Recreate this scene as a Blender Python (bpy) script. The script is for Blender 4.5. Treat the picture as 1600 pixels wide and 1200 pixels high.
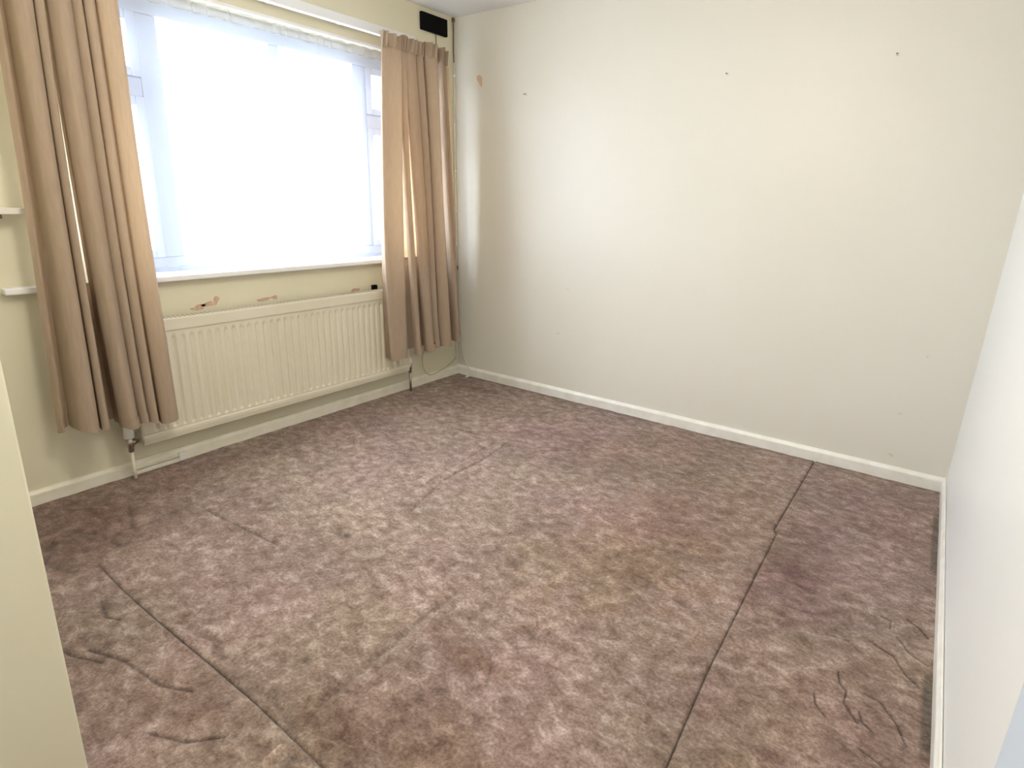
import bpy, bmesh, math, random
import numpy as np
from mathutils import Vector, Matrix, noise as mnoise

# ------------------------------------------------------------------ camera, world, exposure
scn = bpy.context.scene
for o in list(bpy.data.objects):
    bpy.data.objects.remove(o, do_unlink=True)
C = scn.collection

FPX, YAW, PITCH, ROLL = 920.7321, 0.6089, 0.2542, 0.0248
CAM = Vector((2.9524, -3.1265, 1.2592)); SX, SY = 47.8373, -45.8261
fw = Vector((-math.sin(YAW)*math.cos(PITCH), math.cos(YAW)*math.cos(PITCH), -math.sin(PITCH)))
rt = Vector((math.cos(YAW), math.sin(YAW), 0)); up = rt.cross(fw)
r2 = rt*math.cos(ROLL) + up*math.sin(ROLL); u2 = -rt*math.sin(ROLL) + up*math.cos(ROLL)
cd = bpy.data.cameras.new('camera'); cam = bpy.data.objects.new('camera', cd); C.objects.link(cam)
M = Matrix((r2, u2, -fw)).transposed().to_4x4(); M.translation = CAM
cam.matrix_world = M
cd.sensor_fit = 'HORIZONTAL'; cd.sensor_width = 36.0
cd.lens = 36.0*FPX/1600
cd.shift_x = -SX/1600; cd.shift_y = SY/1600
cd.clip_start = 0.01
scn.camera = cam

scn.view_settings.view_transform = 'Standard'
scn.view_settings.look = 'None'
scn.view_settings.gamma = 1.0
scn.view_settings.use_curve_mapping = False
scn.view_settings.exposure = 1.07

WORLD = 9.8
w = bpy.data.worlds.new('overcast_sky'); scn.world = w; w.use_nodes = True
nt = w.node_tree; bg = nt.nodes['Background']
bg.inputs['Color'].default_value = (0.86, 0.94, 1.06, 1); bg.inputs['Strength'].default_value = WORLD

def area(name, loc, target, sx, sy, power, col, portal=False):
    ld = bpy.data.lights.new(name, 'AREA'); ld.shape = 'RECTANGLE'; ld.size = sx; ld.size_y = sy
    ld.energy = power; ld.color = col
    o = bpy.data.objects.new(name, ld); C.objects.link(o); o.location = loc
    d = (Vector(target) - Vector(loc)).normalized()
    o.rotation_euler = d.to_track_quat('-Z', 'Z').to_euler()
    if portal: ld.cycles.is_portal = True
    return o
area('window_portal', (-0.30, -1.27, 1.5), (1, -1.27, 1.5), 2.5, 1.4, 1, (1, 1, 1), True)
ld = bpy.data.lights.new('fill_light', 'POINT'); ld.energy = 20; ld.color = (1, .93, .80); ld.shadow_soft_size = .16  # added fill light without a fixture, brightens ceiling and walls
lo = bpy.data.objects.new('fill_light', ld); C.objects.link(lo); lo.location = (1.9, -2.3, 2.1)

# ------------------------------------------------------------------ helpers
def mat(name, col, rough=0.6, metal=0.0, spec=0.5):
    m = bpy.data.materials.new(name); m.use_nodes = True
    b = m.node_tree.nodes['Principled BSDF']
    b.inputs['Base Color'].default_value = (*col, 1); b.inputs['Roughness'].default_value = rough
    b.inputs['Metallic'].default_value = metal; b.inputs['Specular IOR Level'].default_value = spec
    return m
def N(m, t, **kw):
    n = m.node_tree.nodes.new(t)
    for k, v in kw.items():
        if k in n.inputs: n.inputs[k].default_value = v
        else: setattr(n, k, v)
    return n
def lk(m, a, b): m.node_tree.links.new(a, b)
def noisy(m, c1, c2, scale, bump=0.0, bscale=200, stretch=(1, 1, 1), dist=0.002):
    b = m.node_tree.nodes['Principled BSDF']
    tc = N(m, 'ShaderNodeTexCoord'); mp = N(m, 'ShaderNodeMapping'); mp.inputs['Scale'].default_value = stretch
    lk(m, tc.outputs['Object'], mp.inputs['Vector'])
    n = N(m, 'ShaderNodeTexNoise', Scale=scale, Detail=4.0); lk(m, mp.outputs[0], n.inputs['Vector'])
    r = N(m, 'ShaderNodeValToRGB'); r.color_ramp.elements[0].position = .35; r.color_ramp.elements[1].position = .65
    r.color_ramp.elements[0].color = (*c1, 1); r.color_ramp.elements[1].color = (*c2, 1)
    lk(m, n.outputs['Fac'], r.inputs['Fac']); lk(m, r.outputs[0], b.inputs['Base Color'])
    if bump:
        n2 = N(m, 'ShaderNodeTexNoise', Scale=bscale, Detail=3.0); lk(m, mp.outputs[0], n2.inputs['Vector'])
        bp = N(m, 'ShaderNodeBump', Strength=bump, Distance=dist); lk(m, n2.outputs['Fac'], bp.inputs['Height'])
        lk(m, bp.outputs[0], b.inputs['Normal'])
    return m

def obj(name, verts, faces, m=None, parent=None, smooth=False):
    me = bpy.data.meshes.new(name); me.from_pydata([tuple(v) for v in verts], [], faces); me.update()
    if smooth: me.shade_smooth()
    o = bpy.data.objects.new(name, me); C.objects.link(o)
    if m: me.materials.append(m)
    if parent: o.parent = parent
    return o
def bobj(name, bm, m, parent=None, smooth=False):
    me = bpy.data.meshes.new(name); bmesh.ops.recalc_face_normals(bm, faces=bm.faces); bm.to_mesh(me); bm.free()
    if smooth: me.shade_smooth()
    o = bpy.data.objects.new(name, me); C.objects.link(o); me.materials.append(m)
    if parent: o.parent = parent
    return o
def bx(bm, x0, x1, y0, y1, z0, z1, bev=0.0):
    r = bmesh.ops.create_cube(bm, size=1)
    for v in r['verts']:
        v.co = Vector((x0 + (v.co.x+.5)*(x1-x0), y0 + (v.co.y+.5)*(y1-y0), z0 + (v.co.z+.5)*(z1-z0)))
    if bev:
        es = list({e for v in r['verts'] for e in v.link_edges})
        bmesh.ops.bevel(bm, geom=es, offset=bev, segments=2, affect='EDGES', profile=.6)
def box(name, x0, x1, y0, y1, z0, z1, m, parent=None, bev=0.0):
    bm = bmesh.new(); bx(bm, x0, x1, y0, y1, z0, z1, bev); return bobj(name, bm, m, parent)
def tube(bm, pts, r, seg=8, cap=True):
    pts = [Vector(p) for p in pts]; rs = r if isinstance(r, (list, tuple)) else [r]*len(pts)
    rings = []; ref = None
    for i, p in enumerate(pts):
        d = (pts[min(i+1, len(pts)-1)] - pts[max(i-1, 0)])
        if d.length < 1e-9: d = Vector((0, 0, 1))
        d.normalize()
        if ref is None:
            ref = d.orthogonal().normalized()
        a = (ref - d*ref.dot(d)).normalized(); ref = a; b = d.cross(a)
        rings.append([bm.verts.new(p + (a*math.cos(2*math.pi*k/seg) + b*math.sin(2*math.pi*k/seg))*rs[i]) for k in range(seg)])
    for i in range(len(rings)-1):
        for k in range(seg):
            bm.faces.new((rings[i][k], rings[i][(k+1) % seg], rings[i+1][(k+1) % seg], rings[i+1][k]))
    if cap: bm.faces.new(rings[0][::-1]); bm.faces.new(rings[-1])
def lathe(bm, c, prof, axis='Z', seg=16):
    c = Vector(c); rings = []
    for r, h in prof:
        ring = []
        for k in range(seg):
            a = 2*math.pi*k/seg; u, v = r*math.cos(a), r*math.sin(a)
            p = {'Z': (u, v, h), 'Y': (u, h, v), 'X': (h, u, v)}[axis]
            ring.append(bm.verts.new(c + Vector(p)))
        rings.append(ring)
    for i in range(len(rings)-1):
        for k in range(seg):
            bm.faces.new((rings[i][k], rings[i][(k+1) % seg], rings[i+1][(k+1) % seg], rings[i+1][k]))
    bm.faces.new(rings[0][::-1]); bm.faces.new(rings[-1])
def thing(name, label, cat, loc=(0, 0, 0), group=None):
    o = bpy.data.objects.new(name, None); C.objects.link(o); o.location = loc; o.empty_display_size = .05
    bpy.context.view_layer.update()
    o['label'] = label; o['category'] = cat
    if group: o['group'] = group
    return o
def adopt(o, parent):                     # parent without moving (parent has translation only)
    o.parent = parent; o.matrix_parent_inverse = Matrix.Translation(-parent.location)
    return o
def tag(o, label, cat, group=None):
    o['label'] = label; o['category'] = cat
    if group: o['group'] = group
    return o
def struct(o): o['kind'] = 'structure'; return o
def spline(pts, n):
    """Catmull-Rom through pts (any dimension), n samples"""
    P = np.array(pts, float); P = np.vstack([2*P[0]-P[1], P, 2*P[-1]-P[-2]])
    k = len(P)-3; out = []
    for s in np.linspace(0, k, n):
        i = min(int(s), k-1); t = s-i; a, b, c, d = P[i:i+4]
        out.append(.5*((2*b) + (-a+c)*t + (2*a-5*b+4*c-d)*t*t + (-a+3*b-3*c+d)*t**3))
    return np.array(out)

# ------------------------------------------------------------------ materials
CREAM = noisy(mat('cream_wall_paint', (.7, .65, .5), .55), (.74, .69, .51), (.76, .71, .535), 1.5, .10, 90)
BACK = noisy(mat('pale_cream_wall_paint', (.8, .75, .6), .42), (.755, .73, .65), (.775, .75, .675), 1.2, .10, 70)
WHITEW = noisy(mat('white_wall_paint', (.85, .84, .8), .38), (.85, .86, .845), (.87, .88, .865), 1.2, .08, 60)
CEIL = noisy(mat('white_ceiling_paint', (.8, .8, .8), .8), (.87, .87, .87), (.90, .90, .90), 2, .15, 60)
SKIRT = noisy(mat('cream_gloss_skirting', (.8, .76, .63), .3), (.76, .715, .58), (.84, .80, .68), 14, .15, 30)
SKIRTW = noisy(mat('white_gloss_skirting', (.86, .85, .78), .3), (.82, .80, .73), (.90, .89, .84), 14, .15, 30)
GLOSSW = mat('white_gloss_paint', (.86, .86, .85), .25)
UPVC = mat('white_window_frame', (.74, .79, .88), .3)  # blue of the daylight put into the white frame's colour
RAD = noisy(mat('cream_radiator_enamel', (.8, .76, .62), .35), (.72, .67, .52), (.75, .70, .56), 3, 0)
CHROME = mat('dull_chrome', (.45, .42, .38), .3, 1.0)
BLACK = mat('black_plastic', (.006, .006, .007), .8, 0, .1)
BROWNCAB = mat('brown_cable', (.18, .12, .07), .6)
WHITECAB = mat('white_cable', (.72, .68, .56), .5)
PLASTIC = mat('white_plastic', (.82, .80, .76), .4)
PINK = noisy(mat('bare_pink_plaster', (.62, .42, .32), .9), (.56, .36, .26), (.68, .50, .38), 60)
SPOT = mat('scuff_mark', (.70, .66, .58), .8)
NAILM = mat('rusty_nail', (.22, .19, .16), .5, .6)
DOORB = noisy(mat('pale_blue_door_paint', (.6, .68, .8), .45), (.52, .60, .72), (.56, .64, .75), 2)
SHELFM = mat('white_shelf_paint', (.8, .76, .68), .4)
GROUND = noisy(mat('pale_paving', (.5, .5, .48), .9), (.45, .45, .43), (.55, .55, .53), 2)
RAILM = mat('white_track_plastic', (.80, .80, .80), .35)

glass = bpy.data.materials.new('window_glass'); glass.use_nodes = True
g = glass.node_tree; g.nodes.clear()
go = g.nodes.new('ShaderNodeOutputMaterial'); gm = g.nodes.new('ShaderNodeMixShader'); gt = g.nodes.new('ShaderNodeBsdfTransparent')
gg = g.nodes.new('ShaderNodeBsdfGlossy'); gg.inputs['Roughness'].default_value = .02; gm.inputs[0].default_value = .05
g.links.new(gt.outputs[0], gm.inputs[1]); g.links.new(gg.outputs[0], gm.inputs[2]); g.links.new(gm.outputs[0], go.inputs[0])

def cloth(name, col, tcol, tl, transp=0.0, weave=True, vary=None):
    m = bpy.data.materials.new(name); m.use_nodes = True; t = m.node_tree; t.nodes.clear()
    out = t.nodes.new('ShaderNodeOutputMaterial')
    d = t.nodes.new('ShaderNodeBsdfDiffuse'); d.inputs[0].default_value = (*col, 1)
    s = t.nodes.new('ShaderNodeBsdfTranslucent'); s.inputs[0].default_value = (*tcol, 1)
    mx = t.nodes.new('ShaderNodeMixShader'); mx.inputs[0].default_value = tl
    t.links.new(d.outputs[0], mx.inputs[1]); t.links.new(s.outputs[0], mx.inputs[2]); last = mx
    if weave:
        tc = t.nodes.new('ShaderNodeTexCoord')
        n = t.nodes.new('ShaderNodeTexNoise'); n.inputs['Scale'].default_value = 350; t.links.new(tc.outputs['Object'], n.inputs['Vector'])
        b = t.nodes.new('ShaderNodeBump'); b.inputs['Strength'].default_value = .4; b.inputs['Distance'].default_value = .001
        t.links.new(n.outputs['Fac'], b.inputs['Height']); t.links.new(b.outputs[0], d.inputs['Normal'])
        mp = t.nodes.new('ShaderNodeMapping'); mp.inputs['Scale'].default_value = (120, 120, 14)
        t.links.new(tc.outputs['Object'], mp.inputs['Vector'])
        n2 = t.nodes.new('ShaderNodeTexNoise'); n2.inputs['Scale'].default_value = 1.0; n2.inputs['Detail'].default_value = 3
        t.links.new(mp.outputs[0], n2.inputs['Vector'])
        r = t.nodes.new('ShaderNodeValToRGB'); r.color_ramp.elements[0].position = .3; r.color_ramp.elements[1].position = .7
        r.color_ramp.elements[0].color = (*[c*.94 for c in col], 1); r.color_ramp.elements[1].color = (*[min(1, c*1.05) for c in col], 1)
        t.links.new(n2.outputs['Fac'], r.inputs['Fac']); t.links.new(r.outputs[0], d.inputs[0])
    if transp:
        tr = t.nodes.new('ShaderNodeBsdfTransparent'); m2 = t.nodes.new('ShaderNodeMixShader'); m2.inputs[0].default_value = transp
        t.links.new(last.outputs[0], m2.inputs[1]); t.links.new(tr.outputs[0], m2.inputs[2]); last = m2
    t.links.new(last.outputs[0], out.inputs[0]); return m
DRAPE = cloth('taupe_curtain_fabric', (.42, .33, .25), (.80, .52, .27), .13)
DRAPEH = cloth('taupe_heading_tape', (.42, .32, .235), (.5, .33, .18), .10)
NET = cloth('white_net', (.50, .56, .68), (.34, .41, .56), .35, .72, False)
NETH = cloth('cream_net_heading', (.62, .61, .58), (.42, .42, .42), .2, .50, False)

# ------------------------------------------------------------------ room shell
H = 2.40; YB = -3.55; WX = 3.0605; LEAN, SKEW = 0.039, 0.023
def rx(y, z): return WX + SKEW*(-y) + LEAN*z        # the right wall's surface: a little out of square and plumb
OY0, OY1, OZ0, OZ1 = -2.33, -0.23, 0.868, 2.095       # window opening
bm = bmesh.new()
bx(bm, -.26, 0, YB, .2, -.1, OZ0); bx(bm, -.26, 0, YB, .2, OZ1, H)
bx(bm, -.26, 0, YB, OY0, OZ0, OZ1); bx(bm, -.26, 0, OY1, .2, OZ0, OZ1)
wall_left = struct(bobj('wall_left', bm, CREAM))
struct(box('wall_back', -.26, 3.45, 0, .2, -.1, H, BACK))
vs = []
for (y, z) in ((YB, -.1), (.2, -.1), (.2, H+.1), (YB, H+.1)):
    vs.append((rx(y, z), y, z))
for (y, z) in ((YB, -.1), (.2, -.1), (.2, H+.1), (YB, H+.1)):
    vs.append((3.5, y, z))
struct(obj('wall_right', vs, [(0, 3, 2, 1), (4, 5, 6, 7), (0, 1, 5, 4), (1, 2, 6, 5), (2, 3, 7, 6), (3, 0, 4, 7)], WHITEW))
struct(box('wall_front', -.26, 3.5, YB-.15, YB, -.1, H, CREAM))
struct(box('ceiling', -.26, 3.5, YB-.15, .2, H, H+.12, CEIL))
struct(box('wall_partition', 0, 1.537, YB, -2.842, -.02, H, noisy(mat('cream_wall_paint_lit', (.8, .75, .58), .55), (.83, .785, .60), (.85, .805, .625), 1.5, .10, 90), bev=.004))  # same cream as the window wall, lightened to imitate stronger light

# floor slab + three pieces of carpet with seams between
floor = struct(box('floor', -.26, 3.5, YB-.15, .2, -.12, -.012, mat('floor_underlay', (.10, .075, .06), .95)))
CARP = bpy.data.materials.new('taupe_carpet_pile'); CARP.use_nodes = True
m = CARP; b = m.node_tree.nodes['Principled BSDF']; b.inputs['Roughness'].default_value = .95; b.inputs['Specular IOR Level'].default_value = .1
b.inputs['Sheen Weight'].default_value = .25; b.inputs['Sheen Tint'].default_value = (.9, .8, .75, 1)
tc = N(m, 'ShaderNodeTexCoord')
def noise_ramp(scale, stretch, rot, cols, detail=3.0, distort=0.0, rough=.55):
    mp = N(m, 'ShaderNodeMapping'); mp.inputs['Scale'].default_value = stretch; mp.inputs['Rotation'].default_value = (0, 0, rot)
    lk(m, tc.outputs['Object'], mp.inputs['Vector'])
    n = N(m, 'ShaderNodeTexNoise', Scale=scale, Detail=detail, Distortion=distort, Roughness=rough); lk(m, mp.outputs[0], n.inputs['Vector'])
    r = N(m, 'ShaderNodeValToRGB'); e = r.color_ramp.elements
    e[0].position, e[0].color = cols[0][0], (*cols[0][1], 1); e[1].position, e[1].color = cols[-1][0], (*cols[-1][1], 1)
    for p, c in cols[1:-1]:
        k = e.new(p); k.color = (*c, 1)
    lk(m, n.outputs['Fac'], r.inputs['Fac']); return r
main = noise_ramp(17, (1, 1.35, 1), .5, [(.36, (.150, .102, .082)), (.46, (.222, .162, .134)), (.54, (.285, .218, .186)), (.66, (.43, .355, .315))], 9.0, .35, .72)
tone = noise_ramp(3.2, (1, 1, 1), .9, [(.36, (.90, .88, .88)), (.64, (1.20, 1.18, 1.18))], 4, .3)
hue = noise_ramp(1.6, (1, 1, 1), .2, [(.38, (1.04, .975, 1.01)), (.62, (1.0, 1.0, .92))], 2)
fine = noise_ramp(110, (1, 1, 1), 0, [(.3, (.70, .70, .70)), (.7, (1.30, 1.30, 1.30))], 4)
def mul(a, b_, fac=1.0):
    x = N(m, 'ShaderNodeMix'); x.data_type = 'RGBA'; x.blend_type = 'MULTIPLY'; x.inputs[0].default_value = fac
    lk(m, a, x.inputs[6]); lk(m, b_, x.inputs[7]); return x.outputs[2]
c = mul(mul(mul(main.outputs[0], hue.outputs[0]), tone.outputs[0]), fine.outputs[0])
at = N(m, 'ShaderNodeAttribute', attribute_name='wear_and_shade'); c = mul(c, at.outputs['Color'])
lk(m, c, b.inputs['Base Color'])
bn = N(m, 'ShaderNodeTexNoise', Scale=260.0, Detail=3.0); lk(m, tc.outputs['Object'], bn.inputs['Vector'])
bn2 = N(m, 'ShaderNodeTexNoise', Scale=45.0, Detail=3.0); lk(m, tc.outputs['Object'], bn2.inputs['Vector'])
ad = N(m, 'ShaderNodeMath', operation='ADD'); lk(m, bn.outputs['Fac'], ad.inputs[0]); lk(m, bn2.outputs['Fac'], ad.inputs[1])
bp = N(m, 'ShaderNodeBump', Strength=.7, Distance=.006); lk(m, ad.outputs[0], bp.inputs['Height']); lk(m, bp.outputs[0], b.inputs['Normal'])

# creases: (polyline, width, depth, shade and highlight painted into colour); negative depth = a ridge
CR = [
 ([(.777, -.83), (.95, -.815), (1.105, -.806)], .007, .007, .66),
 ([(1.12, -.80), (1.155, -1.05), (1.16, -1.34), (1.256, -1.63)], .007, .007, .68),
 ([(1.07, -.86), (1.09, -1.2), (1.13, -1.45)], .006, .005, .74),
 ([(.575, -2.12), (.75, -2.11), (.961, -2.098), (1.05, -2.09)], .006, .006, .62),
 ([(1.767, -1.871), (1.775, -2.1), (1.794, -2.407)], .014, .009, .78),
 ([(2.217, -1.442), (2.33, -1.47), (2.453, -1.512)], .012, .005, .80),
 ([(1.15, -1.89), (1.17, -1.905), (1.20, -1.90)], .020, .006, .62),
 ([(2.06, -1.90), (2.10, -1.905)], .016, .006, .66),
 ([(.33, -2.52), (.45, -2.46), (.60, -2.44)], .012, .004, .72),
 ([(.30, -2.30), (.42, -2.33), (.50, -2.36)], .008, .004, .60),
 ([(.40, -2.58), (.52, -2.637), (.66, -2.60)], .014, .004, .66),
 ([(1.117, -2.702), (1.25, -2.66), (1.409, -2.641), (1.50, -2.60)], .0045, .005, .45),
 ([(.97, -2.763), (1.1, -2.74), (1.2, -2.70)], .0045, .005, .45),
 ([(1.55, -2.72), (1.64, -2.68), (1.70, -2.62)], .0045, .005, .45),
 ([(.9, -2.60), (1.0, -2.62), (1.05, -2.60)], .0045, .005, .45),
 ([(1.835, -2.56), (1.85, -2.62), (1.87, -2.75)], .007, -.012, 1.7),
 ([(1.88, -2.56), (1.90, -2.62), (1.92, -2.75)], .016, .006, .6),
 ([(1.20, -2.50), (1.35, -2.475), (1.45, -2.49)], .012, .005, .72),
 ([(1.62, -2.50), (1.75, -2.495), (1.82, -2.52)], .010, .005, .7),
 ([(2.983, -1.24), (3.02, -1.30), (3.065, -1.32)], .0028, .005, .30),
 ([(2.93, -1.32), (2.98, -1.34), (3.02, -1.40), (3.05, -1.43)], .0028, .005, .30),
 ([(3.0, -1.13), (3.03, -1.15), (3.06, -1.19)], .0028, .005, .30),
 ([(2.93, -1.54), (2.97, -1.55), (3.01, -1.60), (3.04, -1.66)], .0028, .005, .30),
 ([(2.86, -1.50), (2.87, -1.54), (2.89, -1.56), (2.89, -1.61), (2.93, -1.66)], .0028, .005, .30),
 ([(2.82, -1.62), (2.83, -1.66), (2.86, -1.69)], .0028, .005, .35),
 ([(2.93, -1.62), (2.94, -1.65), (2.97, -1.67)], .0028, .005, .35),
 ([(2.95, -1.74), (3.0, -1.76), (3.04, -1.80)], .0028, .005, .30),
 ([(2.93, -1.16), (2.96, -1.17), (2.96, -1.21)], .0028, .005, .35),
 ([(2.80, -1.36), (2.86, -1.35), (2.90, -1.38)], .004, .003, .6),
 ([(2.02, -2.03), (2.06, -2.06), (2.10, -2.13)], .005, .004, .6),
]
random.seed(4)
for _ in range(70):                       # broad faint footprints and brush marks in the pile
    x, y = random.uniform(.2, 3.0), random.uniform(-2.8, -.1); a = random.uniform(-.5, 2.2); L = random.uniform(.04, .16)
    mx_, my_ = x+math.cos(a)*L*.5+random.uniform(-.04, .04), y+math.sin(a)*L*.5+random.uniform(-.04, .04)
    CR.append(([(x, y), (mx_, my_), (x+math.cos(a)*L, y+math.sin(a)*L)], random.uniform(.005, .016), random.uniform(-.0015, .003), random.uniform(.84, 1.12)))
# blotches of flattened or soiled pile: x, y, rx, ry, factor rgb
BL = [
 (1.55, -.72, .22, .15, (.84, .76, .80)), (.42, -.20, .10, .06, (.70, .66, .66)), (.30, -.16, .25, .10, (.86, .82, .80)),
 (1.13, -.62, .05, .03, (.70, .66, .68)), (1.22, -.52, .06, .03, (.75, .7, .72)), (1.3, -.55, .45, .25, (1.06, 1.0, 1.02)),
 (1.0, -1.55, .55, .55, (1.10, 1.10, 1.12)), (1.6, -1.75, .45, .5, (1.06, 1.07, 1.06)),
 (.40, -2.50, .30, .16, (.72, .66, .60)), (.18, -2.2, .2, .3, (.84, .80, .74)), (.5, -2.2, .10, .06, (.85, .82, .8)),
 (1.9, -.35, .35, .3, (.92, .88, .82)), (2.25, -.9, .28, .5, (.95, .90, .84)), (2.1, -1.3, .3, .4, (.95, .90, .84)),
 (2.62, -.9, .10, .22, (.78, .70, .74)), (2.68, -1.25, .12, .16, (.74, .66, .70)), (2.72, -1.05, .10, .10, (.8, .74, .76)),
 (2.95, -.55, .10, .12, (.80, .72, .74)), (2.9, -1.8, .3, .4, (.92, .88, .84)), (2.8, -.35, .25, .3, (.97, .90, .92)),
 (2.0, -2.08, .09, .04, (.74, .66, .58)), (1.86, -2.05, .06, .05, (.78, .72, .68)), (2.15, -2.35, .28, .12, (.84, .78, .72)),
 (1.9, -2.45, .10, .06, (.66, .6, .56)), (2.4, -1.95, .16, .2, (1.04, 1.08, 1.04)), (1.2, -2.75, .3, .1, (.82, .78, .76)), (1.5, -2.62, .14, .05, (.78, .72, .68)),
]
def seamx(y):                             # the long seam at the right drifts a little and has one jog
    return np.interp(y, [-3.6, -2.065, -1.732, -1.102, -.86, -.83, -.105, 0], [2.63, 2.588, 2.562, 2.539, 2.531, 2.514, 2.507, 2.506])
def seamy(x): return -2.53 + .006*np.sin(x*5)
def dist_poly(X, Y, pl):
    D = np.full(X.shape, 9.0)
    for (ax, ay), (bx_, by_) in zip(pl[:-1], pl[1:]):
        dx, dy = bx_-ax, by_-ay; t = np.clip(((X-ax)*dx+(Y-ay)*dy)/(dx*dx+dy*dy+1e-12), 0, 1)
        D = np.minimum(D, np.hypot(X-ax-t*dx, Y-ay-t*dy))
    return D
rng = np.random.RandomState(3)
def smooth_noise(X, Y, cell, seed):
    r = np.random.RandomState(seed); G = r.rand(200, 200)
    u, v = (X+5)/cell, (Y+5)/cell; i, j = u.astype(int), v.astype(int); fu, fv = u-i, v-j
    fu, fv = fu*fu*(3-2*fu), fv*fv*(3-2*fv); i, j = i % 199, j % 199
    return (G[i, j]*(1-fu)*(1-fv)+G[i+1, j]*fu*(1-fv)+G[i, j+1]*(1-fu)*fv+G[i+1, j+1]*fu*fv)
def carpet_piece(u0, u1, v0, v1, mapx, mapy, step, edges):
    nu, nv = int((u1-u0)/step)+1, int((v1-v0)/step)+1
    U, V = np.meshgrid(np.linspace(0, 1, nu), np.linspace(v0, v1, nv), indexing='ij')
    Y = mapy(U*(u1-u0)+u0, V); X = mapx(U, Y)
    Z = .0025*(smooth_noise(X, Y, .23, 1)-.5) + .0035*(smooth_noise(X, Y, .09, 2)-.5) + .0018*(smooth_noise(X, Y, .03, 5)-.5)
    Wc = np.ones(X.shape+(4,))
    wob = (smooth_noise(X, Y, .03, 9)-.5)*.008
    for pl, wd, dp, dk in CR:
        wq = wob*min(1, wd/.01); D = dist_poly(X+wq, Y+wq*.6, pl); gss = np.exp(-(D/wd)**2)
        Z -= dp*gss; Wc[..., :3] *= (1+(dk-1)*gss)[..., None]
    wn = smooth_noise(X, Y, .07, 11)-.5
    for bx0, by0, rx_, ry_, f in BL:
        q = np.hypot((X-bx0)/rx_, (Y-by0)/ry_)+wn*.9; gss = 1/(1+np.exp((q-1)*5))
        for k in range(3): Wc[..., k] *= 1+(f[k]-1)*gss
    E = np.full(X.shape, 9.0)
    if 'r' in edges: E = np.minimum(E, X[-1:, :]-X)
    if 'l' in edges: E = np.minimum(E, X-X[:1, :])
    if 'd' in edges: E = np.minimum(E, Y-Y[:, :1])
    if 't' in edges: E = np.minimum(E, Y[:, -1:]-Y)
    edge = rx(Y, 0)-X                          # darker strips along the right wall
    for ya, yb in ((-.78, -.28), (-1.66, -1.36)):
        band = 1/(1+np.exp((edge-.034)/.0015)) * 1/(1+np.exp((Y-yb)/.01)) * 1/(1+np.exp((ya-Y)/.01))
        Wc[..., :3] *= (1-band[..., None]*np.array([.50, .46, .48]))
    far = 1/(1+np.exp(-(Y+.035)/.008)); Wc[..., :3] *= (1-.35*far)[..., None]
    amp = seamamp(X, Y)
    Z -= amp*(.0055*np.exp(-(E/.0035)**2) - .0015*np.exp(-((E-.012)/.006)**2))
    Wc[..., :3] *= (1-.45*amp*np.exp(-(E/.003)**2))[..., None]  # shade in the seam groove painted into the colour too
    co = np.stack([X, Y, Z], -1).reshape(-1, 3)
    idx = np.arange(nu*nv).reshape(nu, nv)
    F = np.stack([idx[:-1, :-1], idx[1:, :-1], idx[1:, 1:], idx[:-1, 1:]], -1).reshape(-1, 4)
    me = bpy.data.meshes.new('carpet_piece'); me.vertices.add(len(co)); me.vertices.foreach_set('co', co.ravel())
    me.loops.add(F.size); me.loops.foreach_set('vertex_index', F.ravel().astype(np.int32))
    me.polygons.add(len(F)); me.polygons.foreach_set('loop_start', np.arange(0, F.size, 4, dtype=np.int32))
    me.update(calc_edges=True); me.shade_smooth()
    a = me.color_attributes.new('wear_and_shade', 'FLOAT_COLOR', 'POINT'); a.data.foreach_set('color', Wc.reshape(-1).astype(np.float32))
    me.materials.append(CARP); o = bpy.data.objects.new('carpet_piece', me); C.objects.link(o); o.parent = floor
    return o
G = .0004
def seamamp(X, Y): return np.where(Y < -2.3, np.clip((X-.66)/.1, .05, 1), 1.0)
def grid_main(u0, step):
    return carpet_piece(0, 2.52, -2.53, -.004, lambda U, Y: .004+(seamx(Y)-G-.004)*U,
        lambda u, V: V + (seamy(u)+G+2.53)*np.clip((-V-2.2)/.33, 0, 1), step, 'rd')
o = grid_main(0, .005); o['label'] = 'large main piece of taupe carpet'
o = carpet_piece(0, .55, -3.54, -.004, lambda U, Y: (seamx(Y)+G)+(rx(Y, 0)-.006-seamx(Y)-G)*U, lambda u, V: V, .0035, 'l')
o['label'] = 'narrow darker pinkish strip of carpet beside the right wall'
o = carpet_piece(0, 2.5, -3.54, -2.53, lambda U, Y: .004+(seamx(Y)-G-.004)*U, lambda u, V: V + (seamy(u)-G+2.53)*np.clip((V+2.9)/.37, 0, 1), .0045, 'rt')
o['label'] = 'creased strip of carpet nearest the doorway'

# skirting boards, with a rounded top edge
def skirting(name, p0, p1, nrm, m, h=.066, t=.016):
    p0, p1, n_ = Vector(p0), Vector(p1), Vector(nrm)
    prof = [(0, -.01), (t, -.01), (t, h*.72), (t*.92, h*.80), (t*.55, h*.93), (t*.4, h), (0, h)]
    seg = 40; vs, fs = [], []
    for i in range(seg+1):
        p = p0.lerp(p1, i/seg)
        for k, (a, z) in enumerate(prof):
            j = (mnoise.noise(p*6)*.0015 if 0 < k < 6 else 0)
            vs.append(p + n_*(a+j) + Vector((0, 0, z)))
    q = len(prof)
    for i in range(seg):
        for k in range(q-1): fs.append((i*q+k, (i+1)*q+k, (i+1)*q+k+1, i*q+k+1))
    fs.append(tuple(range(q))[::-1]); fs.append(tuple(seg*q+k for k in range(q)))
    return struct(obj(name, vs, fs, m))
skirting('baseboard_left', (0, 0, 0), (0, -2.842, 0), (1, 0, 0), SKIRT, .062)
skirting('baseboard_back', (rx(0, 0), 0, 0), (0, 0, 0), (0, -1, 0), SKIRTW, .066)
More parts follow.
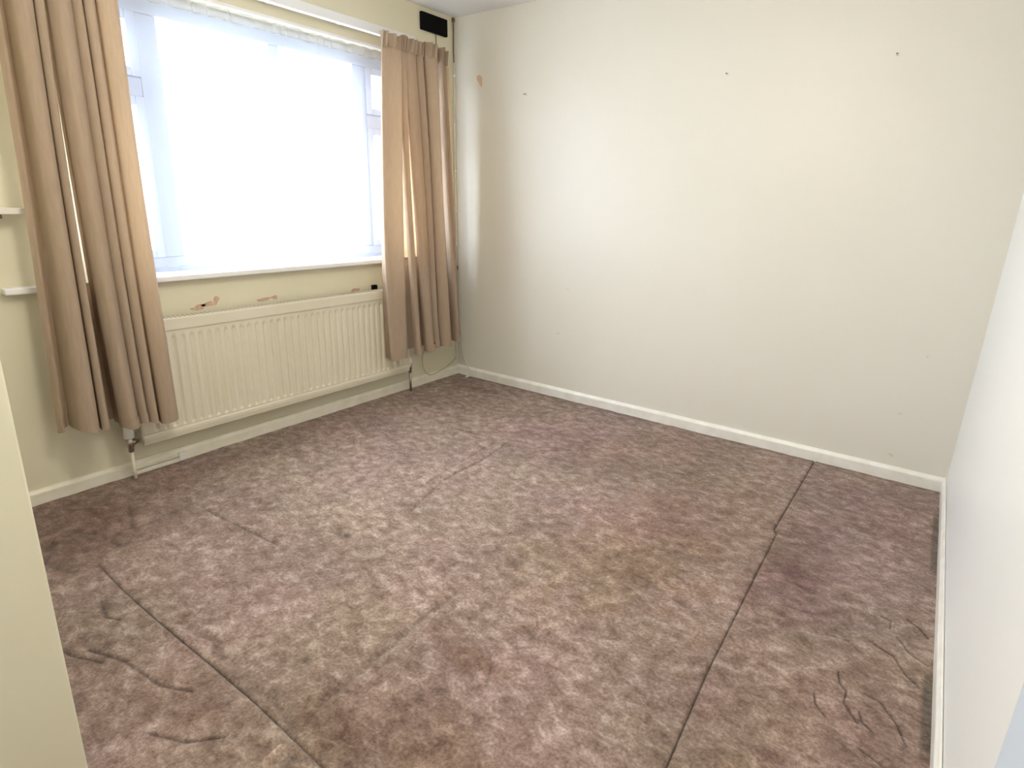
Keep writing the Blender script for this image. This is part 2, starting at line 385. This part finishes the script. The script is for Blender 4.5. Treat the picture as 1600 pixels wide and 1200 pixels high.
skirting('baseboard_right', (rx(-3.5, .03), -3.5, 0), (rx(0, .03), 0, 0), (-1, 0, 0), SKIRTW, .07, .014)

# short plastic trunking strip on the skirting under the radiator
t = thing('cable_trunking', 'short cream plastic cable trunking strip low on skirting below left end of radiator', 'trunking', (.018, -2.06, 0))
bm = bmesh.new(); bx(bm, .016, .030, -2.165, -1.975, .002, .020, .002); bx(bm, .016, .028, -2.165, -1.975, .028, .034, .001)
adopt(bobj('strip', bm, SKIRT), t)
o = adopt(box('end_cap', .016, .032, -1.975, -1.945, .004, .045, PLASTIC, None, .002), t); o['label'] = 'pinkish white end cap'

# ------------------------------------------------------------------ window
win = struct(bpy.data.objects.new('window_1', None)); C.objects.link(win)
FX0, FX1 = -.165, -.10
def fbar(name, y0, y1, z0, z1, x0=FX0, x1=FX1): return box(name, x0, x1, y0, y1, z0, z1, UPVC, win, .006)
fbar('frame_head', OY0, OY1, 2.0, OZ1); fbar('frame_bottom', OY0, OY1, .893, .965)
fbar('frame_side', OY0, OY0+.06, .965, 2.0); fbar('frame_side', OY1-.06, OY1, .965, 2.0)
fbar('post', -1.865, -1.775, .965, 2.0); fbar('post', -.745, -.655, .965, 2.0); fbar('mullion', -1.258, -1.198, .965, 2.0)
fbar('transom', OY0+.06, -1.865, 1.66, 1.74); fbar('transom', -.655, OY1-.06, 1.66, 1.74)
panes = [(OY0+.06, -1.865, .965, 1.66), (OY0+.06, -1.865, 1.74, 2.0), (-1.775, -1.258, .965, 2.0), (-1.198, -.745, .965, 2.0),
         (-.655, OY1-.06, .965, 1.66), (-.655, OY1-.06, 1.74, 2.0)]
for i, (y0, y1, z0, z1) in enumerate(panes):
    if i not in (2, 3):                   # opening lights have a sash of their own
        s = bmesh.new(); q = .038
        bx(s, -.155, -.088, y0, y0+q, z0, z1, .004); bx(s, -.155, -.088, y1-q, y1, z0, z1, .004)
        bx(s, -.155, -.088, y0+q, y1-q, z0, z0+q, .004); bx(s, -.155, -.088, y0+q, y1-q, z1-q, z1, .004)
        sash = bobj('sash', s, UPVC, win)
        y0 += q; y1 -= q; z0 += q; z1 -= q
        pn = box('pane', -.138, -.132, y0, y1, z0, z1, glass, sash)
        hy = y0-.02 if i < 2 else y1+.02
        if z1-z0 > .4:
            hb = bmesh.new(); bx(hb, -.092, -.072, hy-.012, hy+.012, 1.22, 1.26, .003); bx(hb, -.078, -.066, hy-.008, hy+.008, 1.15, 1.25, .003)
            bobj('window_handle', hb, UPVC, sash)
    else:
        box('pane', -.138, -.132, y0, y1, z0, z1, glass, win)
bm = bmesh.new(); bx(bm, -.10, .050, -2.492, -.17, .868, .893, .006)
sill = struct(bobj('trim_1', bm, GLOSSW)); sill['label'] = 'white glossy window sill board'
bm = bmesh.new(); bx(bm, -.012, .006, -2.35, -.20, 2.088, 2.104, .002)
struct(bobj('trim_2', bm, GLOSSW))
# outside ground (seen blown out through the panes)
struct(box('ground', -30, -.6, -25, 25, -.6, -.5, GROUND))

# ------------------------------------------------------------------ net curtain on its wire
net = thing('net_curtain', 'sheer white net curtain hanging across the window recess', 'net curtain', (-.03, -1.27, .905))
random.seed(8)
ys = [-2.32]
while ys[-1] < -.25: ys.append(ys[-1] + random.choice((.018, .024, .03, .045, .06)))
top, bot = [], []
for i, y in enumerate(ys):
    a = random.uniform(.004, .015)*(1 if i % 2 else -1)
    top.append((-.035+a*.8, y)); bot.append((-.035+a*1.5, y+random.uniform(-.006, .006)))
nS = len(ys)*6; T, B = spline(top, nS), spline(bot, nS)
def sheet(name, T, B, z0, z1, nz, mtl, parent, ztop=None, zbot=None, mid=None):
    n_ = len(T); vs, fs = [], []
    for j in range(nz+1):
        t_ = j/nz
        for i in range(n_):
            p = T[i]*(1-t_)+B[i]*t_
            if mid is not None: p = mid(i/(n_-1), t_, p)
            zt = z1 if ztop is None else ztop(i/(n_-1)); zb = z0 if zbot is None else zbot(i/(n_-1))
            vs.append((p[0], p[1], zt*(1-t_)+zb*t_))
    for j in range(nz):
        for i in range(n_-1): fs.append((j*n_+i, (j+1)*n_+i, (j+1)*n_+i+1, j*n_+i+1))
    o = obj(name, vs, fs, mtl, None, True)
    return adopt(o, parent)
sheet('net', T, B, .900, 2.045, 14, NET, net)
T2 = T.copy(); T2[:, 0] = -.035 + (T[:, 0]+.035)*1.3
sheet('heading', T2, T, 2.040, 2.088, 3, NETH, net)
Bh = B.copy(); Bh[:, 0] += .002; sheet('hem', Bh, Bh, .898, .926, 2, NET, net)
o = tag(bobj('net_wire', (lambda b_: (tube(b_, [(-.062, -2.33, 2.066), (-.062, -.23, 2.066)], .003, 8), b_)[1])(bmesh.new()), PLASTIC), 'thin white wire the net curtain hangs from', 'wire')

# ------------------------------------------------------------------ curtain track
tr = thing('curtain_track', 'white curtain track fixed on the wall above the window', 'curtain track', (.05, -1.3, 2.14))
bm = bmesh.new(); bx(bm, .052, .088, -2.80, -.42, 2.142, 2.188, .003); adopt(bobj('rail', bm, RAILM), tr)
for y in (-2.6, -2.0, -1.3, -.9, -.5):
    bm = bmesh.new(); bx(bm, 0, .054, y-.012, y+.012, 2.155, 2.18, .002); adopt(bobj('bracket', bm, RAILM), tr)

# ------------------------------------------------------------------ curtains
LINING = cloth('cream_curtain_lining', (.62, .54, .40), (.85, .72, .48), .45, 0, False)
LININGR = cloth('warm_curtain_lining', (.60, .45, .28), (.90, .62, .32), .36, 0, False)
def curtain(label, panels, lins, topz, botz, ztop_top, mid, nz=44):
    """panels: list of (top profile, bottom profile) of points (x, y); the folds between them open downwards"""
    y0, y1 = panels[0][1][0][1], panels[-1][1][-1][1]
    c = thing('curtain', label, 'curtain', (.15, (y0+y1)/2, botz(.5)), 'taupe curtains at the window')
    for tp, bt in panels:
        n = 16*len(bt); T, B = spline(tp, n), spline(bt, n)
        sf = lambda i, B=B: (B[min(len(B)-1, int(i*(len(B)-1)+.5)), 1]-y0)/(y1-y0)
        sheet('drape', T, B, 0, 0, nz, DRAPE, c, lambda q: topz(sf(q)), lambda q: botz(sf(q)), (lambda q, t_, p: mid(sf(q), t_, p)) if mid else None)
        Bh = B.copy(); Bh[:, 0] += .0035
        sheet('hem', Bh, Bh, 0, 0, 2, DRAPE, c, lambda q: botz(sf(q))+.045, lambda q: botz(sf(q))-.001)
    for (ya, yb, yc, yd, x) in lins:       # lining seen where the folds part
        T = np.array([(x-.02, ya), (x-.015, (ya+yb)/2), (x-.02, yb)]); B = np.array([(x-.002, yc), (x, (yc+yd)/2), (x-.002, yd)])
        sheet('lining', T, B, 0, 0, 12, LINING if y0 < -1 else LININGR, c, lambda q: topz(.5)-.01, lambda q: 0.885)
        sheet('inner_fold', B, B+np.array([0, -.01]), 0, 0, 8, DRAPE, c, lambda q: .90, lambda q: botz(.5)+.01)
    full = np.vstack([spline(tp, 16*len(tp)) for tp, _ in panels])
    Tt = full.copy(); Hd = full.copy(); Hd[:, 0] += .004
    for i in range(len(full)):             # gathered pencil pleats above the tape
        Tt[i, 0] += .017*math.sin(i*.42); Hd[i, 0] += .007*math.sin(i*.42+.8); Tt[i, 1] += .004*math.sin(i*.21)
    h = sheet('heading', Tt, Hd, 0, 0, 6, DRAPEH, c, ztop_top, lambda q: topz(q)-.012)
    return c
# left curtain, read from its left to its right edge; larger x stands further into the room
LP = [
 [(.150, -2.440), (.165, -2.425), (.150, -2.405)],
 [(.120, -2.395), (.165, -2.400), (.215, -2.390), (.232, -2.355), (.215, -2.330), (.185, -2.335), (.180, -2.318), (.215, -2.322), (.226, -2.302), (.200, -2.292), (.165, -2.302), (.130, -2.312)],
 [(.125, -2.236), (.165, -2.238), (.205, -2.252), (.238, -2.228), (.232, -2.200), (.190, -2.180), (.135, -2.196), (.150, -2.176),
  (.205, -2.184), (.222, -2.160), (.190, -2.146), (.145, -2.158), (.155, -2.138), (.205, -2.146), (.218, -2.120), (.180, -2.104), (.140, -2.114), (.165, -2.094), (.215, -2.104), (.232, -2.062), (.212, -2.036), (.180, -2.030)]]
deep = lambda P: [(max(.112, .168+(x-.168)*1.4), y) for x, y in P]
LP = [deep(P) for P in LP]
def ltop(P, sh): return [(x*.72+.045, y+.022+sh+math.sin(k*1.7)*.003) for k, (x, y) in enumerate(P)]
LPAN = [(ltop(LP[0], .02), LP[0]), (ltop(LP[1], .012), LP[1]), (ltop(LP[2], -.022), LP[2])]
def lmid(s, t_, p):
    sag = math.sin(math.pi*t_)
    return np.array([p[0] + .005*math.sin(t_*6+s*9), p[1] + .009*sag*math.sin(s*8+1) - .012*sag*s])
curtain('long taupe fabric curtain hanging at the left side of the window', LPAN,
        [(-2.34, -2.15, -2.34, -2.15, .108)],
        lambda s: 2.10, lambda s: (.325 if s < .04 else .345-.062*s) + (.007*math.sin(s*21)), lambda s: 2.165, lmid)
RP = [
 [(.130, -.770), (.165, -.785), (.200, -.805), (.212, -.765), (.216, -.715), (.205, -.688), (.185, -.680)],
 [(.185, -.606), (.205, -.604), (.212, -.585), (.205, -.568), (.185, -.566)],
 [(.180, -.505), (.205, -.512), (.222, -.480), (.195, -.440), (.150, -.446), (.150, -.425), (.190, -.432), (.205, -.405), (.175, -.385), (.125, -.400),
  (.135, -.365), (.190, -.375), (.222, -.345), (.215, -.310), (.175, -.295)],
 [(.165, -.232), (.200, -.240), (.212, -.222), (.180, -.200), (.140, -.210), (.145, -.180), (.165, -.150), (.135, -.130)]]
RP = [deep(P) for P in RP]
def rtop(P, a, b_, y0, y1): return [((x-.10)*.62+.098, a+(b_-a)*(y-y0)/(y1-y0)+(.004*math.sin(k*2.1))) for k, (x, y) in enumerate(P)]
RPAN = [(rtop(RP[0], -.700, -.605, -.77, -.685), RP[0]), (rtop(RP[1], -.622, -.575, -.612, -.572), RP[1]), (rtop(RP[2], -.585, -.330, -.52, -.30), RP[2]), (rtop(RP[3], -.295, -.195, -.24, -.13), RP[3])]
def rmid(s, t_, p):
    sag = math.sin(math.pi*t_)
    return np.array([p[0] + .004*math.sin(t_*6+s*11), p[1] - (.020*sag*(1-s)**2) + .010*sag*math.sin(s*13)])
curtain('long taupe fabric curtain bunched beside the back wall corner', RPAN,
        [(-.62, -.42, -.66, -.38, .115), (-.30, -.15, -.26, -.12, .115)],
        lambda s: 2.075, lambda s: .295+.025*s*s + .004*math.sin(s*25), lambda s: 2.138+.012*s+.007*math.sin(s*30), rmid)

# ------------------------------------------------------------------ radiator
R0, R1, RZ0, RZ1 = -2.135, -.565, .150, .712
rad = thing('radiator', 'long cream panel radiator with vertical flutes beneath the window sill', 'radiator', (.08, (R0+R1)/2, RZ0))
ny = 40*10; zs = [RZ0, RZ0+.006, .178, .190, .200, .204, .218, .23, .40, .60, .622, .632, .642, .650, .672]
vs, fs = [], []
for z in zs:
    for i in range(ny+1):
        y = R0+(R1-R0)*i/ny; ph = (i % 10)/10
        gr = max(0, 1-abs(ph-.5)/.26)**.6
        if i < 8 or i > ny-8: gr = 0
        k = 0 if (z < .21 or z > .64) else (1 if .218 <= z <= .623 else .35)
        x = .100 - .0095*gr*k
        if z <= .190: x = {RZ0: .088, RZ0+.006: .097}.get(z, .101) + 0
        if z == .200: x = .0975
        vs.append((x, y, z))
nr = ny+1
for j in range(len(zs)-1):
    for i in range(ny): fs.append((j*nr+i, j*nr+i+1, (j+1)*nr+i+1, (j+1)*nr+i))
adopt(obj('front_panel', vs, fs, RAD, None, False), rad)
bm = bmesh.new(); bx(bm, .040, .087, R0, R1, RZ0+.002, .672, .006); adopt(bobj('back_panel', bm, RAD), rad)
bm = bmesh.new(); bx(bm, .036, .106, R0-.004, R1+.004, .656, RZ1, .006); adopt(bobj('top_cover', bm, RAD), rad)
bm = bmesh.new()
for i in range(74):
    y = R0+.04+i*(R1-R0-.08)/73; bx(bm, .048, .094, y-.0035, y+.0035, RZ1-.001, RZ1+.0006)
g_ = adopt(bobj('grille', bm, mat('grille_shadow', (.35, .33, .27), .6)), rad); g_['kind'] = 'stuff'
for y in (R0-.003, R1+.003):
    bm = bmesh.new(); bx(bm, .040, .099, y-.002, y+.002, RZ0+.03, .673, .001); adopt(bobj('end_panel', bm, RAD), rad)
def valve(y, side, capx):
    bm = bmesh.new()
    tube(bm, [(.07, y-side*.035, .178), (.07, y, .178)], .009, 10); tube(bm, [(.07, y-side*.022, .178), (.07, y-side*.004, .178)], .014, 6)
    lathe(bm, (.07, y, .178), [(.008, -.045), (.012, -.040), (.012, -.02), (.015, -.018), (.015, .014), (.011, .018), (.011, .024)], 'Z', 12)
    v = adopt(bobj('valve', bm, CHROME, None, True), rad)
    bm = bmesh.new()
    if capx: lathe(bm, (.07, y, .200), [(.018, 0), (.021, .004), (.020, .035), (.017, .062), (.012, .066)], 'Z', 16)
    else: lathe(bm, (.07, y, .200), [(.012, 0), (.013, .004), (.011, .030), (.006, .034)], 'Z', 14)
    cp = bobj('valve_cap', bm, PLASTIC, v, True); cp.matrix_parent_inverse = Matrix.Translation(-rad.location)
    cp.matrix_parent_inverse = Matrix.Identity(4); cp.location = (0, 0, 0)
    bm = bmesh.new(); tube(bm, [(.07, y, .14), (.07, y, .06), (.07, y, .004)], .0078, 10)
    adopt(bobj('pipe', bm, CHROME if not capx else SKIRT, None, True), rad)
valve(R0-.045, -1, True); valve(R1+.03, 1, False)

# ------------------------------------------------------------------ wall fittings
vb = thing('wall_box', 'flat black rectangular box high on window wall near ceiling corner', 'box', (0, -.19, 2.318))
bm = bmesh.new(); bx(bm, .001, .022, -.301, -.078, 2.266, 2.367, .004); adopt(bobj('body', bm, BLACK), vb)
bm = bmesh.new(); tube(bm, [(.008, -.172, 2.27), (.008, -.170, 2.22), (.009, -.171, 2.16), (.008, -.168, 2.02)], .003, 6); adopt(bobj('cable', bm, BROWNCAB), vb)

sh = thing('wall_shelf', 'narrow white shelf on window wall left of the left curtain', 'shelf', (0, -2.6, 1.165))
bm = bmesh.new(); bx(bm, .001, .10, -2.84, -2.385, 1.168, 1.190, .002); adopt(bobj('board', bm, SHELFM), sh)
bm = bmesh.new(); bx(bm, .001, .101, -2.384, -2.370, 1.166, 1.188, .002); o = adopt(bobj('end_strip', bm, mat('taupe_edge', (.42, .33, .26), .6)), sh); o['label'] = 'bare taupe end'
bm = bmesh.new(); bx(bm, .001, .09, -2.50, -2.465, 1.152, 1.168, .002); o = adopt(bobj('bracket', bm, mat('dark_brown_bracket', (.13, .08, .06), .6)), sh); o['label'] = 'dark brown bracket'

br = tag(box('pipe_clip', .001, .025, -.765, -.735, .700, .735, BLACK, None, .002), 'small black clip on wall above right end of radiator', 'clip')

# cables in the corner
def cable(name, label, pts, r, m, n=60):
    P = spline(pts, n); bm = bmesh.new(); tube(bm, [tuple(p) for p in P], r, 8)
    return tag(bobj(name, bm, m, None, True), label, 'cable')
cc = thing('corner_cable', 'white cable clipped vertically down the corner of window wall and back wall', 'cable', (.012, -.012, 0))
P = spline([(.010, -.012, 2.37), (.011, -.010, 2.0), (.009, -.012, 1.6), (.012, -.011, 1.2), (.010, -.012, .8), (.013, -.020, .62), (.020, -.028, .48), (.014, -.02, .35), (.010, -.022, .2), (.020, -.024, .085)], 100)
bm = bmesh.new(); tube(bm, [tuple(p) for p in P], .0045, 8); adopt(bobj('lead', bm, WHITECAB, None, True), cc)
bm = bmesh.new(); tube(bm, [(.012, -.016, 2.375), (.013, -.016, 2.30), (.012, -.016, 2.20), (.013, -.015, 2.13)], .0042, 8); o = adopt(bobj('seam_line', bm, BROWNCAB, None, True), cc); o['label'] = 'thin brown tube standing in for the dark corner seam'  # brown tube added to draw the dark wall seam in the corner
for z in (2.05, 1.75, 1.45, 1.18, .95):
    bm = bmesh.new(); bx(bm, .001, .017, -.020, -.005, z-.006, z+.006, .002); adopt(bobj('cable_clip', bm, PLASTIC), cc)
bm = bmesh.new(); bx(bm, .001, .022, -.028, -.006, .775, .80, .003); o = adopt(bobj('junction', bm, BROWNCAB), cc); o['label'] = 'small brown joint'
bm = bmesh.new(); bx(bm, .001, .016, -.020, -.004, 2.372, 2.396, .002); o = adopt(bobj('junction', bm, BROWNCAB), cc); o['label'] = 'brown stub at the ceiling'
cable('loose_cable', 'thin beige cable hanging in a loop below the right curtain', [(.03, -.30, .42), (.025, -.33, .30), (.022, -.375, .20), (.022, -.36, .10), (.022, -.30, .055), (.022, -.20, .065), (.022, -.11, .09), (.022, -.04, .13)], .0028, mat('beige_cable', (.50, .43, .30), .6))
t = thing('aerial_lead', 'short white cable drooping onto carpet at the foot of back wall', 'cable', (.15, -.03, 0))
P = spline([(.045, -.006, .24), (.07, -.012, .15), (.115, -.022, .085), (.150, -.035, .05), (.165, -.05, .02), (.158, -.06, .010)], 50)
bm = bmesh.new(); tube(bm, [tuple(p) for p in P], .0032, 8); adopt(bobj('lead', bm, WHITECAB, None, True), t)
bm = bmesh.new(); lathe(bm, (.155, -.070, .012), [(.004, -.014), (.0065, -.012), (.0065, .010), (.004, .012)], 'Y', 10); adopt(bobj('plug', bm, PLASTIC, None, True), t)

# nails in the back wall
for i, (x, z, lab) in enumerate(((.600, 1.896, 'bent nail in back wall nearest the window corner'), (1.852, 1.897, 'nail at the middle of the back wall, high up'), (2.586, 1.908, 'rightmost nail high on the back wall'))):
    nl = thing('nail', lab, 'nail', (x, 0, z), 'nails in the back wall')
    bm = bmesh.new(); tube(bm, [(0, .01, .004), (0, -.012, 0), (0, -.020, -.003)], .0014, 8); bobj('shank', bm, NAILM, nl, True)
    bm = bmesh.new(); lathe(bm, (0, -.021, -.003), [(.001, .002), (.0035, .001), (.0035, -.001), (.001, -.002)], 'Y', 10); bobj('head', bm, NAILM, nl, True)
    bm = bmesh.new(); lathe(bm, (0, -.0008, -.003), [(.007, .001), (.005, -.001)], 'Y', 9); bobj('rawlplug', bm, SPOT, nl)

# patches of bare plaster / scuffs as thin flakes on the walls
def patch(parent, plane, u, z, ru, rz, m, seed, th=.0012):
    random.seed(seed); n_ = 22; vs = []
    ph = [random.uniform(0, 6.28) for _ in range(4)]
    for lay in (0, th):
        for k in range(n_):
            a = 2*math.pi*k/n_; r = 1 + .28*math.sin(2*a+ph[0]) + .16*math.sin(3*a+ph[1]) + .10*math.sin(5*a+ph[2])
            uu, zz = u+ru*r*math.cos(a), z+rz*r*math.sin(a)
            vs.append((lay, uu, zz) if plane == 'x' else (uu, -lay, zz))
    fs = [tuple(range(n_, 2*n_))] + [(k, (k+1) % n_, n_+(k+1) % n_, n_+k) for k in range(n_)]
    o = obj('plaster_patch', vs, fs, m, parent); return o
for i, (y, z, a, b_) in enumerate(((-1.79, .727, .035, .012), (-1.745, .738, .022, .014), (-1.705, .752, .014, .020), (-1.46, .728, .045, .008), (-1.40, .732, .020, .008), (-.875, .718, .022, .010), (-.90, .712, .018, .006))):
    patch(wall_left, 'x', y, z, a, b_, PINK, 20+i)
wb = bpy.data.objects['wall_back']
patch(wb, 'y', .226, 2.008, .020, .034, mat('tan_stain', (.66, .47, .34), .8), 40)
for i, (x, z, a, b_) in enumerate(((.953, .727, .010, .006), (.891, .432, .012, .008), (2.835, .332, .010, .006), (2.83, .12, .014, .008), (2.9, .62, .006, .005))):
    patch(wb, 'y', x, z, a, b_, SPOT, 50+i)

# open door leaf against the right wall, beside the camera
def dx(z): return 2.985 + .10*(z-.75)*.4 + .018
dl = struct(bpy.data.objects.new('door_1', None)); C.objects.link(dl)
bm = bmesh.new(); bx(bm, 3.008, 3.048, -3.52, -2.80, .006, 2.03, .002)
for v in bm.verts: v.co.x += LEAN*(v.co.z-1.0)
bobj('leaf', bm, DOORB, dl)
bm = bmesh.new(); lathe(bm, (3.048, -2.87, 1.0), [(.024, 0), (.024, .006), (.010, .010), (.010, .034), (.006, .036)], 'X', 16)
tube(bm, [(3.078, -2.87, 1.0), (3.080, -2.93, 1.0), (3.078, -2.98, .998)], .008, 10); bobj('door_handle', bm, CHROME, dl, True)
